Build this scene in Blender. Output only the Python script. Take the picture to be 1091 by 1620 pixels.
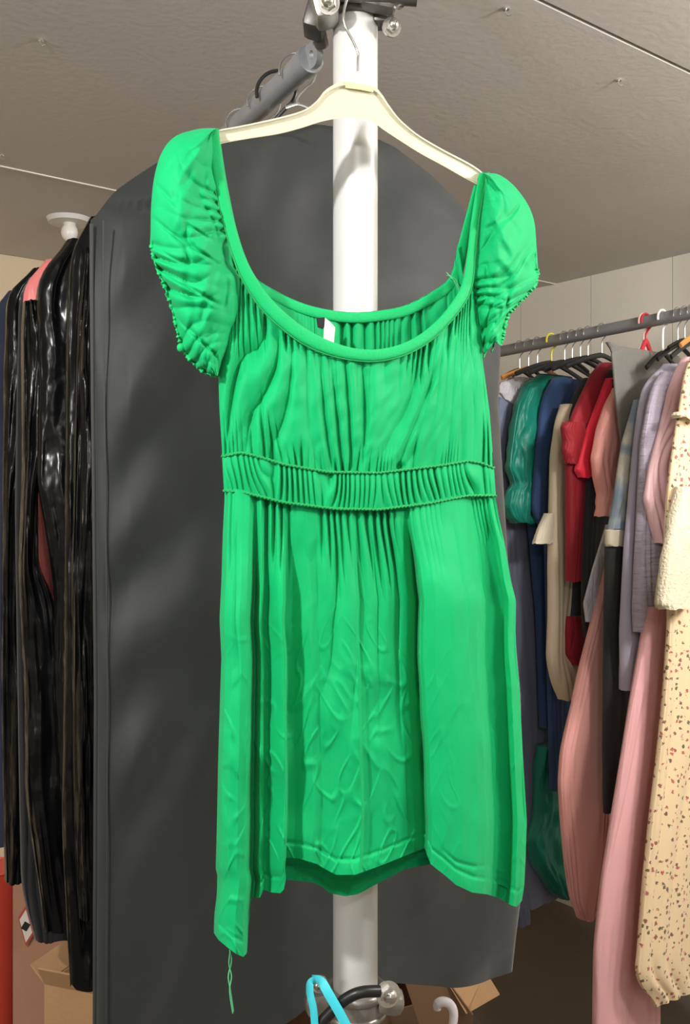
import bpy, bmesh, math, random
import numpy as np
from mathutils import Vector, Matrix
random.seed(7); rng = np.random.RandomState(11)
for o in list(bpy.data.objects): bpy.data.objects.remove(o)
S = bpy.context.scene; COL = S.collection
PI = math.pi
# ------------------------------------------------------------------ camera, world, light, exposure
F = 1537.0; CX = 545.5; HY = 800.0; CZ = 1.6; CEIL = 2.5
cam_d = bpy.data.cameras.new('camera'); cam = bpy.data.objects.new('camera', cam_d); COL.objects.link(cam)
cam.location = (0, 0, CZ); cam.rotation_euler = (PI/2, 0, 0)
cam_d.sensor_fit = 'VERTICAL'; cam_d.sensor_height = 36; cam_d.lens = 36*F/1620
cam_d.shift_y = -(810-HY)/1620; cam_d.clip_start = 0.02
S.camera = cam
S.view_settings.view_transform = 'Standard'; S.view_settings.look = 'None'
S.view_settings.gamma = 1; S.view_settings.use_curve_mapping = False
S.view_settings.exposure = 0.0
w = bpy.data.worlds.new('world'); S.world = w; w.use_nodes = True
w.node_tree.nodes['Background'].inputs[0].default_value = (1.0, .95, .88, 1)
w.node_tree.nodes['Background'].inputs[1].default_value = 0.05
def lamp(name, loc, power, radius, col, spec=1.0):
    l = bpy.data.lights.new(name, 'POINT'); l.energy = power; l.shadow_soft_size = radius; l.color = col; l.specular_factor = spec
    o = bpy.data.objects.new(name, l); o.location = loc; COL.objects.link(o); return o
def area(name, loc, power, size, col, target):
    l = bpy.data.lights.new(name, 'AREA'); l.energy = power; l.shape = 'DISK'; l.size = size; l.color = col
    o = bpy.data.objects.new(name, l); o.location = loc; COL.objects.link(o)
    o.rotation_euler = (Vector(target)-Vector(loc)).to_track_quat('-Z', 'Y').to_euler(); return o
area('ceiling_light', (-.85, -.10, 2.38), 33, .10, (1.0, .98, .96), (0.1, 1.6, 1.0))
area('fill_light_front', (.35, -.6, 2.42), 8, .2, (1.0, .97, .94), (0, 2.0, 1.2))  # weak frontal fill, added; not a fixture of the room
area('fill_light_clothes', (1.50, 1.50, 2.42), 22, .22, (1.0, .97, .94), (.9, 3.0, .9))  # added to brighten the coloured clothes on the right rail
lamp('ceiling_light.003', (1.25, .98, 2.20), 56, .12, (1.0, .93, .87))
lamp('ceiling_light.004', (-1.9, 3.0, 2.20), 9, .08, (1.0, .95, .88))
lamp('fill_light_left', (-1.5, .1, 1.85), 30, .12, (1.0, .96, .93))  # added fill from the left to lift the dim background
lamp('fill_light_rear', (.3, -1.6, 1.6), 14, .25, (1.0, .98, .96))  # added soft fill at eye height behind the camera, no real lamp

# ------------------------------------------------------------------ helpers
def lin(c):
    return tuple((v/255/12.92 if v/255 <= .04045 else ((v/255+.055)/1.055)**2.4) for v in c)
def P(px, py, D):                                   # a photo pixel at a given depth
    return Vector(((px-CX)/F*D, D, CZ+(HY-py)/F*D))
def link(name, me, mat=None, parent=None, smooth=True):
    o = bpy.data.objects.new(name, me); COL.objects.link(o)
    if mat is not None and not me.materials: me.materials.append(mat)
    if parent is not None: o.parent = parent
    if smooth:
        for p in me.polygons: p.use_smooth = True
    return o
def empty(name, loc=(0, 0, 0)):
    o = bpy.data.objects.new(name, None); o.empty_display_size = .05; o.location = loc; COL.objects.link(o); return o
def child_of(o, parent):                            # parent while keeping the world coordinates of the mesh
    bpy.context.view_layer.update()
    o.parent = parent; o.matrix_parent_inverse = Matrix.Translation(parent.location).inverted(); return o
def tag(o, label=None, cat=None, group=None, kind=None):
    if label: o['label'] = label
    if cat: o['category'] = cat
    if group: o['group'] = group
    if kind: o['kind'] = kind
    return o
def mesh(name, verts, faces, mat, parent=None, smooth=True):
    me = bpy.data.meshes.new(name); me.from_pydata([tuple(v) for v in verts], [], faces); me.update()
    o = link(name, me, mat, None, smooth)
    if parent is not None: child_of(o, parent)
    return o
def grid_faces(nr, nc, off=0, wrap=False, flip=False):
    fs = []
    for r in range(nr-1):
        for c in range(nc if wrap else nc-1):
            a = off+r*nc+c; b = off+r*nc+(c+1) % nc; d = a+nc; e = b+nc
            fs.append((a, d, e, b) if flip else (a, b, e, d))
    return fs
class MB:
    def __init__(s): s.bm = bmesh.new()
    def box(s, c, size, rot=None, bevel=0):
        r = bmesh.ops.create_cube(s.bm, size=1.0)
        M = Matrix.Translation(Vector(c)) @ (rot.to_4x4() if rot else Matrix()) @ Matrix.Diagonal((*size, 1))
        bmesh.ops.transform(s.bm, matrix=M, verts=r['verts'])
        if bevel:
            es = list({e for v in r['verts'] for e in v.link_edges})
            bmesh.ops.bevel(s.bm, geom=es, offset=bevel, segments=2, affect='EDGES', profile=.5)
        return s
    def cyl(s, a, b, r1, r2=None, n=32, caps=True):
        a = Vector(a); b = Vector(b); d = b-a; r2 = r1 if r2 is None else r2
        r = bmesh.ops.create_cone(s.bm, cap_ends=caps, segments=n, radius1=r1, radius2=r2, depth=d.length)
        M = Matrix.Translation((a+b)/2) @ d.to_track_quat('Z', 'Y').to_matrix().to_4x4()
        bmesh.ops.transform(s.bm, matrix=M, verts=r['verts']); return s
    def ball(s, c, r, sc=(1, 1, 1), n=16, rot=None):
        q = bmesh.ops.create_uvsphere(s.bm, u_segments=n, v_segments=n//2+2, radius=r)
        M = Matrix.Translation(Vector(c)) @ (rot.to_4x4() if rot else Matrix()) @ Matrix.Diagonal((*sc, 1))
        bmesh.ops.transform(s.bm, matrix=M, verts=q['verts']); return s
    def tube(s, pts, r, n=10, flat=1.0, ref=None):
        pts = [Vector(p) for p in pts]; N = len(pts); rings = []
        rr = r if hasattr(r, '__len__') else [r]*N
        prev = None
        for i, p in enumerate(pts):
            t = (pts[min(i+1, N-1)]-pts[max(i-1, 0)]).normalized()
            if ref is not None: x = ref-t*ref.dot(t)
            elif prev is None:
                x = t.orthogonal()
            else: x = prev-t*prev.dot(t)
            x = x.normalized(); prev = x; y = t.cross(x)
            rings.append([s.bm.verts.new(p+x*rr[i]*flat*math.cos(2*PI*k/n)+y*rr[i]*math.sin(2*PI*k/n)) for k in range(n)])
        for i in range(N-1):
            for k in range(n):
                s.bm.faces.new((rings[i][k], rings[i][(k+1) % n], rings[i+1][(k+1) % n], rings[i+1][k]))
        s.bm.faces.new(rings[0][::-1]); s.bm.faces.new(rings[-1]); return s
    def torus(s, c, axis, R, r, n=40, m=12, z=1.0):
        c = Vector(c); q = Vector(axis).to_track_quat('Z', 'Y'); vs = []
        for i in range(n):
            a = 2*PI*i/n
            vs.append([s.bm.verts.new(c+q @ Vector(((R+r*math.cos(2*PI*j/m))*math.cos(a), (R+r*math.cos(2*PI*j/m))*math.sin(a), z*r*math.sin(2*PI*j/m)))) for j in range(m)])
        for i in range(n):
            for j in range(m):
                s.bm.faces.new((vs[i][j], vs[(i+1) % n][j], vs[(i+1) % n][(j+1) % m], vs[i][(j+1) % m]))
        return s
    def prism(s, pts, thick_vec):
        a = [s.bm.verts.new(Vector(p)) for p in pts]; b = [s.bm.verts.new(Vector(p)+Vector(thick_vec)) for p in pts]
        s.bm.faces.new(a[::-1]); s.bm.faces.new(b); n = len(a)
        for i in range(n): s.bm.faces.new((a[i], a[(i+1) % n], b[(i+1) % n], b[i]))
        return s
    def build(s, name, mat, parent=None, smooth=True):
        bmesh.ops.recalc_face_normals(s.bm, faces=s.bm.faces)
        me = bpy.data.meshes.new(name); s.bm.to_mesh(me); s.bm.free()
        o = link(name, me, mat, None, False)
        if smooth:
            for p in me.polygons: p.use_smooth = True
            me.set_sharp_from_angle(angle=R(38))
        if parent is not None: child_of(o, parent)
        return o
def R(d): return math.radians(d)
def smooth_path(pts, n=60):                         # Catmull-Rom through points
    pts = [Vector(p) for p in pts]; out = []; m = len(pts)-1
    for i in range(n+1):
        t = i/n*m; k = min(int(t), m-1); f = t-k
        p0 = pts[max(k-1, 0)]; p1 = pts[k]; p2 = pts[k+1]; p3 = pts[min(k+2, m)]
        out.append(.5*((2*p1)+(p2-p0)*f+(2*p0-5*p1+4*p2-p3)*f*f+(3*p1-p0-3*p2+p3)*f**3))
    return out
def smoothstep(a, b, x): t = np.clip((x-a)/(b-a), 0, 1); return t*t*(3-2*t)
def pw(tab, x):                                     # piecewise interpolation
    t = np.array(tab, float); return np.interp(x, t[:, 0], t[:, 1])
def curve2(tab, x, sm=0.02):                        # softened piecewise interpolation over sorted keys
    t = np.array(tab, float); r = t[-1, 0]-t[0, 0]; acc = 0
    for k in (-1, -.5, 0, .5, 1): acc = acc+np.interp(np.asarray(x)+k*sm*r, t[:, 0], t[:, 1])
    return acc/5

# value noise for geometry
_G = rng.rand(64, 64)
def vnoise(x, y):
    x = np.asarray(x, float) % 64; y = np.asarray(y, float) % 64
    xi = np.floor(x).astype(int); yi = np.floor(y).astype(int); fx = x-xi; fy = y-yi
    fx = fx*fx*(3-2*fx); fy = fy*fy*(3-2*fy); xi %= 64; yi %= 64; x1 = (xi+1) % 64; y1 = (yi+1) % 64
    return ((_G[xi, yi]*(1-fx)+_G[x1, yi]*fx)*(1-fy)+(_G[xi, y1]*(1-fx)+_G[x1, y1]*fx)*fy)*2-1

# ------------------------------------------------------------------ materials
def mat(name, col, rough=.6, metal=0, spec=.5, sheen=0, coat=0, bump=0, bscale=40, bstretch=(1, 1, 1), bdetail=3, vary=0, vscale=8, trans=0, bdist=.01, brot=(0, 0, 0), sub=0):
    m = bpy.data.materials.new(name); m.use_nodes = True; nt = m.node_tree; N = nt.nodes; L = nt.links
    b = N['Principled BSDF']; c = (*lin(col), 1)
    b.inputs['Base Color'].default_value = c; b.inputs['Roughness'].default_value = rough
    b.inputs['Metallic'].default_value = metal; b.inputs['Specular IOR Level'].default_value = spec
    b.inputs['Sheen Weight'].default_value = sheen; b.inputs['Coat Weight'].default_value = coat; b.inputs['Coat Roughness'].default_value = .08
    b.inputs['Transmission Weight'].default_value = trans
    if bump or vary:
        tc = N.new('ShaderNodeTexCoord')
    if bump:
        mp = N.new('ShaderNodeMapping'); mp.inputs['Scale'].default_value = bstretch; mp.inputs['Rotation'].default_value = brot
        L.new(tc.outputs['Object'], mp.inputs['Vector'])
        n = N.new('ShaderNodeTexNoise'); n.inputs['Scale'].default_value = bscale; n.inputs['Detail'].default_value = bdetail
        L.new(mp.outputs['Vector'], n.inputs['Vector'])
        bp = N.new('ShaderNodeBump'); bp.inputs['Strength'].default_value = bump; bp.inputs['Distance'].default_value = bdist
        L.new(n.outputs['Fac'], bp.inputs['Height']); L.new(bp.outputs['Normal'], b.inputs['Normal'])
    if vary:
        n2 = N.new('ShaderNodeTexNoise'); n2.inputs['Scale'].default_value = vscale; n2.inputs['Detail'].default_value = 4
        L.new(tc.outputs['Object'], n2.inputs['Vector'])
        mx = N.new('ShaderNodeMix'); mx.data_type = 'RGBA'; mx.inputs[6].default_value = c
        mx.inputs[7].default_value = tuple(max(0, v*(1-vary)) for v in c[:3])+(1,)
        L.new(n2.outputs['Fac'], mx.inputs[0]); L.new(mx.outputs[2], b.inputs['Base Color'])
    m['bsdf'] = 1; return m
def cloth(name, col, rough=.8, bump=.35, **k):
    k.setdefault('sheen', .15); k.setdefault('bscale', 30); k.setdefault('bstretch', (1, 1, .35)); k.setdefault('vary', .12)
    return mat(name, col, rough, bump=bump, spec=.3, **k)
M = {}
M['ceiling'] = mat('ceiling_board', (208, 204, 200), .75, vary=.10, vscale=1.2, bump=.08, bscale=60)
M['seam_light'] = mat('seam_filler', (228, 222, 210), .6)
M['gap'] = mat('board_gap', (95, 84, 74), .8)
M['wall'] = mat('wall_panel', (212, 207, 194), .8, vary=.08, vscale=2)
M['wall_warm'] = mat('wall_panel_warm', (222, 203, 172), .8, vary=.06, vscale=2)
M['floor'] = mat('floor_brown', (104, 92, 78), .7, vary=.3, vscale=5)
M['pole'] = mat('aluminium_pole', (218, 219, 216), .38, metal=.15, vary=.05, vscale=3, bump=.02, bscale=20, bstretch=(1, 1, .02))
M['galv'] = mat('galvanised_tube', (150, 152, 155), .45, metal=.25, vary=.25, vscale=30)
M['clamp'] = mat('cast_clamp', (170, 168, 162), .38, metal=.7, vary=.2, vscale=60, bump=.1, bscale=90)
M['clamp_dark'] = mat('worn_clamp_steel', (105, 103, 100), .45, metal=.7, vary=.2, vscale=60)
M['bolt'] = mat('bright_bolt', (215, 214, 208), .22, metal=.9)
M['wire'] = mat('hanger_wire', (190, 190, 188), .25, metal=.9)
M['wire_dark'] = mat('dark_hook', (35, 35, 36), .35, metal=.2)
M['cream'] = mat('cream_plastic', (208, 204, 180), .38, spec=.5, vary=.04, vscale=12)
M['cream_pad'] = mat('aged_cream_plastic', (226, 214, 160), .4)
M['clear'] = mat('clear_plastic', (228, 226, 205), .25, spec=.6)
M['black_cover'] = mat('black_cover_fabric', (34, 38, 36), .6, spec=.35, sheen=.3, bump=.35, bscale=3.5, bstretch=(1, 1, 1.6), bdist=.03, vary=.15, vscale=6)
M['piping'] = mat('black_piping', (50, 52, 52), .5)
M['vinyl'] = mat('black_vinyl', (13, 13, 14), .22, spec=.22, coat=0, bump=.8, bscale=11, bstretch=(1.1, 1.1, .8), bdist=.025, bdetail=2.5)
M['matte_black'] = cloth('matte_black', (24, 25, 28), .85)
M['pink_satin'] = cloth('pink_satin', (222, 122, 120), .35, vary=.1)
M['teal_ribbon'] = mat('cyan_ribbon', (62, 205, 222), .45, sheen=.2)
M['white_plastic'] = mat('white_plastic', (232, 228, 230), .35)
M['carton'] = mat('cardboard', (178, 140, 100), .85, vary=.12, vscale=14, bump=.1, bscale=120)
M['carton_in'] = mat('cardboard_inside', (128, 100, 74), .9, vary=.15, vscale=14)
M['carton_red'] = mat('cardboard_reddish', (170, 126, 100), .85, vary=.12, vscale=10)
M['label_red'] = mat('label_red', (170, 70, 60), .6)
M['label_white'] = mat('label_white', (215, 205, 195), .6)
M['red_plastic'] = mat('red_plastic', (200, 70, 55), .45)
M['bulb'] = mat('opal_bulb', (240, 238, 232), .3)
M['lamp_white'] = mat('lamp_plate_white', (215, 214, 210), .45)
M['tag_white'] = cloth('tag_white', (232, 228, 220), .7, bump=.1)
M['tag_black'] = cloth('tag_black', (30, 34, 30), .7, bump=.1)
M['thread'] = mat('green_thread', (90, 190, 130), .8)

# green jersey, fine diagonal creases as relief
def green_mat(name, crump):
    m = mat(name, (8, 206, 108), .66, spec=.20, sheen=.10)
    nt = m.node_tree; N = nt.nodes; L = nt.links; b = N['Principled BSDF']
    b.inputs['Sheen Tint'].default_value = (.5, 1, .7, 1)
    tc = N.new('ShaderNodeTexCoord')
    acc = None
    for (sc, st, rot, dist, stg) in ((7, (1, 1, .30), (0, R(24), 0), .5, crump), (11, (1, 1, .4), (0, R(-42), 0), .6, crump*.8), (700, (1, 1, 1), (0, 0, 0), 0, .05)):
        mp = N.new('ShaderNodeMapping'); mp.inputs['Scale'].default_value = st; mp.inputs['Rotation'].default_value = rot
        L.new(tc.outputs['Object'], mp.inputs['Vector'])
        n = N.new('ShaderNodeTexNoise'); n.inputs['Scale'].default_value = sc; n.inputs['Detail'].default_value = 2.5; n.inputs['Distortion'].default_value = dist
        L.new(mp.outputs['Vector'], n.inputs['Vector'])
        h = n.outputs['Fac']
        if sc < 100:                                # creases: thin ridges where the noise passes the middle
            s1 = N.new('ShaderNodeMath'); s1.operation = 'SUBTRACT'; L.new(h, s1.inputs[0]); s1.inputs[1].default_value = .5
            s2 = N.new('ShaderNodeMath'); s2.operation = 'ABSOLUTE'; L.new(s1.outputs[0], s2.inputs[0])
            s3 = N.new('ShaderNodeMapRange'); L.new(s2.outputs[0], s3.inputs[0]); s3.inputs[1].default_value = 0; s3.inputs[2].default_value = .10
            s3.inputs[3].default_value = 1; s3.inputs[4].default_value = 0; s3.interpolation_type = 'SMOOTHERSTEP'; h = s3.outputs[0]
        bp = N.new('ShaderNodeBump'); bp.inputs['Strength'].default_value = stg; bp.inputs['Distance'].default_value = .004 if sc < 100 else .0006
        L.new(h, bp.inputs['Height'])
        if acc: L.new(acc, bp.inputs['Normal'])
        acc = bp.outputs['Normal']
    L.new(acc, b.inputs['Normal'])
    n2 = N.new('ShaderNodeTexNoise'); n2.inputs['Scale'].default_value = 12; n2.inputs['Detail'].default_value = 5
    L.new(tc.outputs['Object'], n2.inputs['Vector'])
    mx = N.new('ShaderNodeMix'); mx.data_type = 'RGBA'; mx.inputs[6].default_value = (*lin((2, 177, 106)), 1); mx.inputs[7].default_value = (*lin((2, 160, 94)), 1)
    L.new(n2.outputs['Fac'], mx.inputs[0]); L.new(mx.outputs[2], b.inputs['Base Color'])
    return m
M['green'] = green_mat('green_jersey', .05)
M['green_skirt'] = green_mat('green_jersey_creased', .26)
M['green_bind'] = mat('green_binding', (4, 176, 100), .65, spec=.22, sheen=.1, bump=.1, bscale=300)
M['green_seam'] = mat('green_seam', (6, 150, 78), .7)

# ------------------------------------------------------------------ room
A = Vector((.79, .613, 0)).normalized(); B = Vector((-.613, .79, 0)).normalized(); Z = Vector((0, 0, 1))
CO = Vector((.2955, 4.658, 0))                      # the far corner of the room
RM = Matrix((( -B.x, -A.x, 0), (-B.y, -A.y, 0), (0, 0, 1)))   # local x runs along -B, local y along -A
def RL(x, y, z): return CO-B*x-A*y+Z*z
LX, LY = 6.2, 5.2
rot = RM
def struct(o): o['kind'] = 'structure'; return o
struct(MB().box(RL(LX/2, LY/2, -.05), (LX+.4, LY+.4, .1), rot).build('floor', M['floor'], smooth=False))
# ceiling: backing slab with long boards below it
ceil = struct(MB().box(RL(LX/2, LY/2, CEIL+.07), (LX+.4, LY+.4, .1), rot).build('ceiling', M['gap'], smooth=False))
s1 = P(0, 262, F*.9/538); sx = (CO-s1).dot(B)       # the visible seam's distance from the far wall
seams = [sx-1.434, sx, sx+1.434, sx+2.868, sx+4.302]
edges = [0]+[s for s in seams if 0 < s < LX]+[LX]
for i in range(len(edges)-1):
    a, b = edges[i], edges[i+1]
    gp = .014 if i >= 2 else .007
    o = MB().box(RL((a+b)/2, LY/2, CEIL+.01), (b-a-gp, LY, .02), rot).build('ceiling_board', M['ceiling'], smooth=False)
    child_of(o, ceil)
o = MB().box(RL(sx, LY/2, CEIL-.001), (.007, LY, .004), rot).build('seam_strip', M['seam_light'], ceil, smooth=False)
# screws in the ceiling
for (px, py) in ((65, 62), (800, 13), (978, 126), (3, 244)):
    D = F*.9/(HY-py); p = P(px, py, D)
    m = MB().cyl(p+Vector((0, 0, .001)), p-Vector((0, 0, .003)), .006, n=14)
    m.tube([p+Vector((0, 0, 0)), p+Vector((0, 0, -.008)), p+Vector((.004, 0, -.013)), p+Vector((.009, 0, -.011))], .0018, n=8)
    m.build('screw_hook', M['bolt'], ceil)
# walls: built of panels with recessed joints
def wall(name, p0, d, length, nrm, joints, material):
    w = struct(MB().box(p0+d*length/2+nrm*(-.06)+Z*CEIL/2, (length+.2, .08, CEIL), Matrix((d, nrm, Z)).transposed()).build(name, M['gap'], smooth=False))
    js = [0]+joints+[length]
    for i in range(len(js)-1):
        a, b = js[i], js[i+1]
        o = MB().box(p0+d*(a+b)/2+nrm*(-.01)+Z*CEIL/2, (b-a-.003, .02, CEIL), Matrix((d, nrm, Z)).transposed()).build('wall_panel', material, w, smooth=False)
    return w
def wall_t(px):                                     # distance from the corner along the right wall seen at px
    a = (px-CX)/F; c = CO; d = -B
    return (a*c.y-c.x)/(d.x-a*d.y)
wall('wall_right', CO, -B, LX, -A, [wall_t(823), wall_t(934), wall_t(934)+(wall_t(934)-wall_t(823)), 3.4, 4.6], M['wall'])
wall('wall_far', CO, -A, LY, -B, [1.2, 2.4, 3.6], M['wall_warm'])
wall('wall_left', CO-A*LY, -B, LX, A, [1.5, 3.0, 4.5], M['wall'])
wall('wall_near', CO-B*LX, -A, LY, B, [1.5, 3.0], M['wall'])

# ------------------------------------------------------------------ ceiling lamp at left
t = empty('ceiling_spotlight', P(98, 346, 2.98)); c = P(110, 346, 3.05); c.z = CEIL
tag(t, 'white round ceiling lamp with a bare bulb above the black vinyl clothes', 'lamp')
MB().cyl(c, c-Z*.014, .070, .064, n=40).build('ceiling_plate', M['lamp_white'], t)
MB().cyl(c-Z*.012, c-Z*.026, .020, .018, n=24).build('socket', M['lamp_white'], t)
MB().ball(c-Z*.042, .026, (1, 1, 1.15), 20).build('bulb', M['bulb'], t)

# ------------------------------------------------------------------ main pole with couplers
PX, PY, PR = .0145, 1.36, .0312
pole = empty('display_pole', (PX, PY, 0))
tag(pole, 'thick white aluminium upright pole standing behind the green dress', 'pole')
MB().cyl((PX, PY, .02), (PX, PY, CZ+(HY-34)/F*PY), PR, n=64).build('tube', M['pole'], pole)
MB().cyl((PX, PY, CZ+(HY-34)/F*PY), (PX, PY, CZ+(HY-26)/F*PY), PR, PR*.86, n=64).build('tube_rim', M['pole'], pole)
MB().cyl((PX, PY, CZ+(HY-26)/F*PY), (PX, PY, CEIL), PR*.84, n=48).build('upper_tube', M['clamp_dark'], pole)
MB().cyl((PX, PY, 0), (PX, PY, .02), .09, .085, n=48).build('base_plate', M['clamp_dark'], pole)
# upper coupler
uc = empty('upper_coupler', (PX, PY, 2.28)); tag(uc, 'grey steel scaffold coupler with bolts at the top of the white pole', 'coupler')
zc = CZ+(HY-14)/F*PY
m = MB()
for k in range(2):
    m.torus((PX, PY, zc-.012+.026*k), (0, 0, 1), PR+.004, .007, n=48)
m.cyl((PX, PY, zc-.014), (PX, PY, zc+.016), PR+.006, n=48)
m.build('collar', M['clamp_dark'], uc)
bp = P(614, 44, PY-.02)
m = MB().box(P(606, 28, PY-.005), (.030, .034, .026), bevel=.006)
m.build('jaw_lug', M['clamp_dark'], uc)
def bolt(p, r, d, parent, n=6):
    m = MB(); d = Vector(d).normalized(); m.cyl(p, p+d*.003, r*1.35, n=28); m.cyl(p+d*.003, p+d*.011, r, r*.9, n=n); m.ball(p+d*.011, r*.8, (1, 1, 1), 14)
    return m.build('bolt', M['bolt'], parent)
bolt(bp+Vector((.004, 0, 0)), .0098, (.25, -1, -.1), uc)
bolt(P(520, 6, PY-.065), .011, (-.1, -1, -.15), uc)
MB().box(P(512, 10, PY-.035), (.034, .05, .05), Matrix.Rotation(R(-15), 3, 'Y'), bevel=.01).build('jaw_lug', M['clamp'], uc)
MB().box(P(500, 30, PY+.0), (.030, .05, .045), Matrix.Rotation(R(15), 3, 'Y'), bevel=.008).build('swivel_block', M['clamp_dark'], uc)
bolt(P(627, 4, PY-.045), .008, (.6, -1, .2), uc)
# stub tube that carries the dress's hanger (crosses above the frame)
m = MB().cyl(P(480, -22, PY-.052), P(660, -10, PY-.052), .016, n=32); m.build('cross_stub', M['clamp_dark'], uc)
MB().box(P(598, 0, PY-.04), (.05, .03, .03), Matrix.Rotation(R(12), 3, 'Y'), bevel=.008).build('saddle', M['clamp_dark'], uc)

# back rail (rail two): leaves the coupler away to the left, to the far wall
B2 = Vector((-.466, .885, 0)).normalized(); A2 = Vector((B2.y, -B2.x, 0))
R2 = P(503, 82, 1.405); ZR2 = R2.z
def r2(tt): return Vector((R2.x, R2.y, ZR2))+B2*tt
rail2 = empty('back_rail', r2(0)); tag(rail2, 'grey steel rail running back from the pole top over the black cover', 'rail')
tend = ((CO-R2).dot(B))/(B2.dot(B))-.004
MB().cyl(r2(.026), r2(tend), .0185, n=40).build('tube', M['galv'], rail2)
MB().cyl(r2(tend-.008), r2(tend), .04, n=40).build('wall_flange', M['clamp'], rail2)
# forked end plate with hole
def plate(c, d, u, r, th, hole, name, matl, parent, ext=.03):
    d = Vector(d).normalized(); u = Vector(u).normalized(); n = d.cross(u).normalized(); vs = []; fs = []
    K = 40; ring = []
    for k in range(K):
        a = 2*PI*k/K; x = math.cos(a); y = math.sin(a)
        o = d*(r*x if x > 0 else x*ext)+u*(r*y if x > 0 else r*(1 if y > 0 else -1)*min(1, abs(y)**.35)*1.0)
        ring.append((o, d*hole*x+u*hole*y))
    for sgn in (1, -1):
        for (o, h) in ring: vs += [c+o+n*th/2*sgn, c+h+n*th/2*sgn]
    for k in range(K):
        j = (k+1) % K; a, b, e, f = 2*k, 2*k+1, 2*j+1, 2*j; q = 2*K
        fs += [(a, f, e, b), (a+q, b+q, e+q, f+q), (a, a+q, f+q, f), (b, e, e+q, b+q)]
    return mesh(name, vs, fs, matl, parent, smooth=False)
pc = r2(.012)-A2*0+Vector((0, -.002, 0))
plate(pc+A2*.0, -B2, (-.2, -.1, 1), .017, .010, .006, 'end_plate', M['galv'], rail2, .026)
MB().cyl(r2(.024), r2(.050), .0205, n=40).build('end_sleeve', M['galv'], rail2)
MB().cyl(r2(-.012)+Z*.004, P(500, 30, PY+.0), .010, n=20).build('swivel_pin', M['clamp_dark'], uc)

# lower coupler
lc = empty('lower_coupler', (PX, PY, .9)); zl = CZ+(HY-1566)/F*PY
tag(lc, 'silver scaffold coupler clamped around the foot of the white pole', 'coupler')
m = MB(); m.torus((PX, PY, zl), (0, 0, 1), PR+.007, .0075, n=56); m.cyl((PX, PY, zl-.034), (PX, PY, zl), PR+.010, n=56); m.torus((PX, PY, zl-.030), (0, 0, 1), PR+.007, .006, n=56)
m.build('collar', M['clamp'], lc)
MB().box((PX-.050, PY-.012, zl-.008), (.040, .045, .034), Matrix.Rotation(R(-8), 3, 'Y'), bevel=.011).build('jaw_lug', M['clamp'], lc)
MB().box((PX+.048, PY-.014, zl-.008), (.038, .04, .030), Matrix.Rotation(R(6), 3, 'Y'), bevel=.011).build('jaw_lug', M['clamp'], lc)
bolt(P(505, 1556, PY-.055), .0085, (-.1, -1, .25), lc); bolt(P(613, 1572, PY-.05), .0125, (.25, -1, .2), lc)
m = MB().cyl((PX, PY, zl-.07), (PX, PY, zl-.045), PR+.003, n=48); m.build('lower_band', M['red_plastic'], lc)
MB().cyl((PX-.002, PY-PR-.006, zl-.044), (PX-.002, PY-PR-.016, zl-.046), .012, n=30).build('washer', M['bolt'], lc)
# black bent lever
pts = smooth_path([P(600, 1568, 1.27), P(570, 1570, 1.262), P(545, 1582, 1.262), P(520, 1605, 1.262), P(500, 1628, 1.262), P(490, 1650, 1.265)], 30)
tag(MB().tube(pts, .0075, 14).build('lever_arm', M['wire_dark']), 'black curved lever across the front of the lower coupler', 'lever')
# cyan ribbon over the bolt
def ribbon(m, pts, wd, th=.0009):
    pts = smooth_path(pts, 24)
    return m.tube(pts, wd/2, 10, flat=th*2/wd, ref=Vector((0, -1, 0)))
m = MB()
ribbon(m, [P(506, 1549, 1.272), P(492, 1553, 1.262), P(490, 1570, 1.258), P(496, 1600, 1.254), P(499, 1650, 1.252)], .0100)
ribbon(m, [P(496, 1549, 1.270), P(508, 1553, 1.258), P(520, 1573, 1.250), P(540, 1608, 1.245), P(556, 1640, 1.243)], .0130)
tag(m.build('ribbon', M['teal_ribbon']), 'bright cyan ribbon looped over the left bolt of the lower coupler', 'ribbon')

# ------------------------------------------------------------------ green dress
TH = R(28); U = Vector((math.cos(TH), math.sin(TH), 0)); O0 = Vector((.0145, 1.262, 0))
_c, _s = math.cos(TH), math.sin(TH)
def DP(px, py, w=0):                                # arrays -> points on the dress's slanted plane, w towards the viewer
    px = np.asarray(px, float); py = np.asarray(py, float)
    a = (px-CX)/F; u = (a*O0.y-O0.x)/(_c-a*_s); Y = O0.y+u*_s-w
    return np.stack([a*Y, Y+0*px, CZ+(HY-py)/F*Y], -1)
dress = empty('dress', (PX, 1.262, 2.0))
tag(dress, 'bright green short dress with puff sleeves hanging on a cream hanger', 'dress')
def ridge(x): return 1-np.abs(np.sin(x*PI))**.8     # sharp valleys, round crests -> 0 at crest
def gather(s, v, N, seed, drift=.6, lo=.05):
    x = s*N+2.0*vnoise(s*N*.33+seed, v*1.5+seed)+drift*vnoise(s*9+seed*3, v*3)
    amp = np.clip(.5+.95*vnoise(s*N*.55+seed*7, v*1.2+3), lo, 1.4)
    return -ridge(x)*amp

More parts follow.
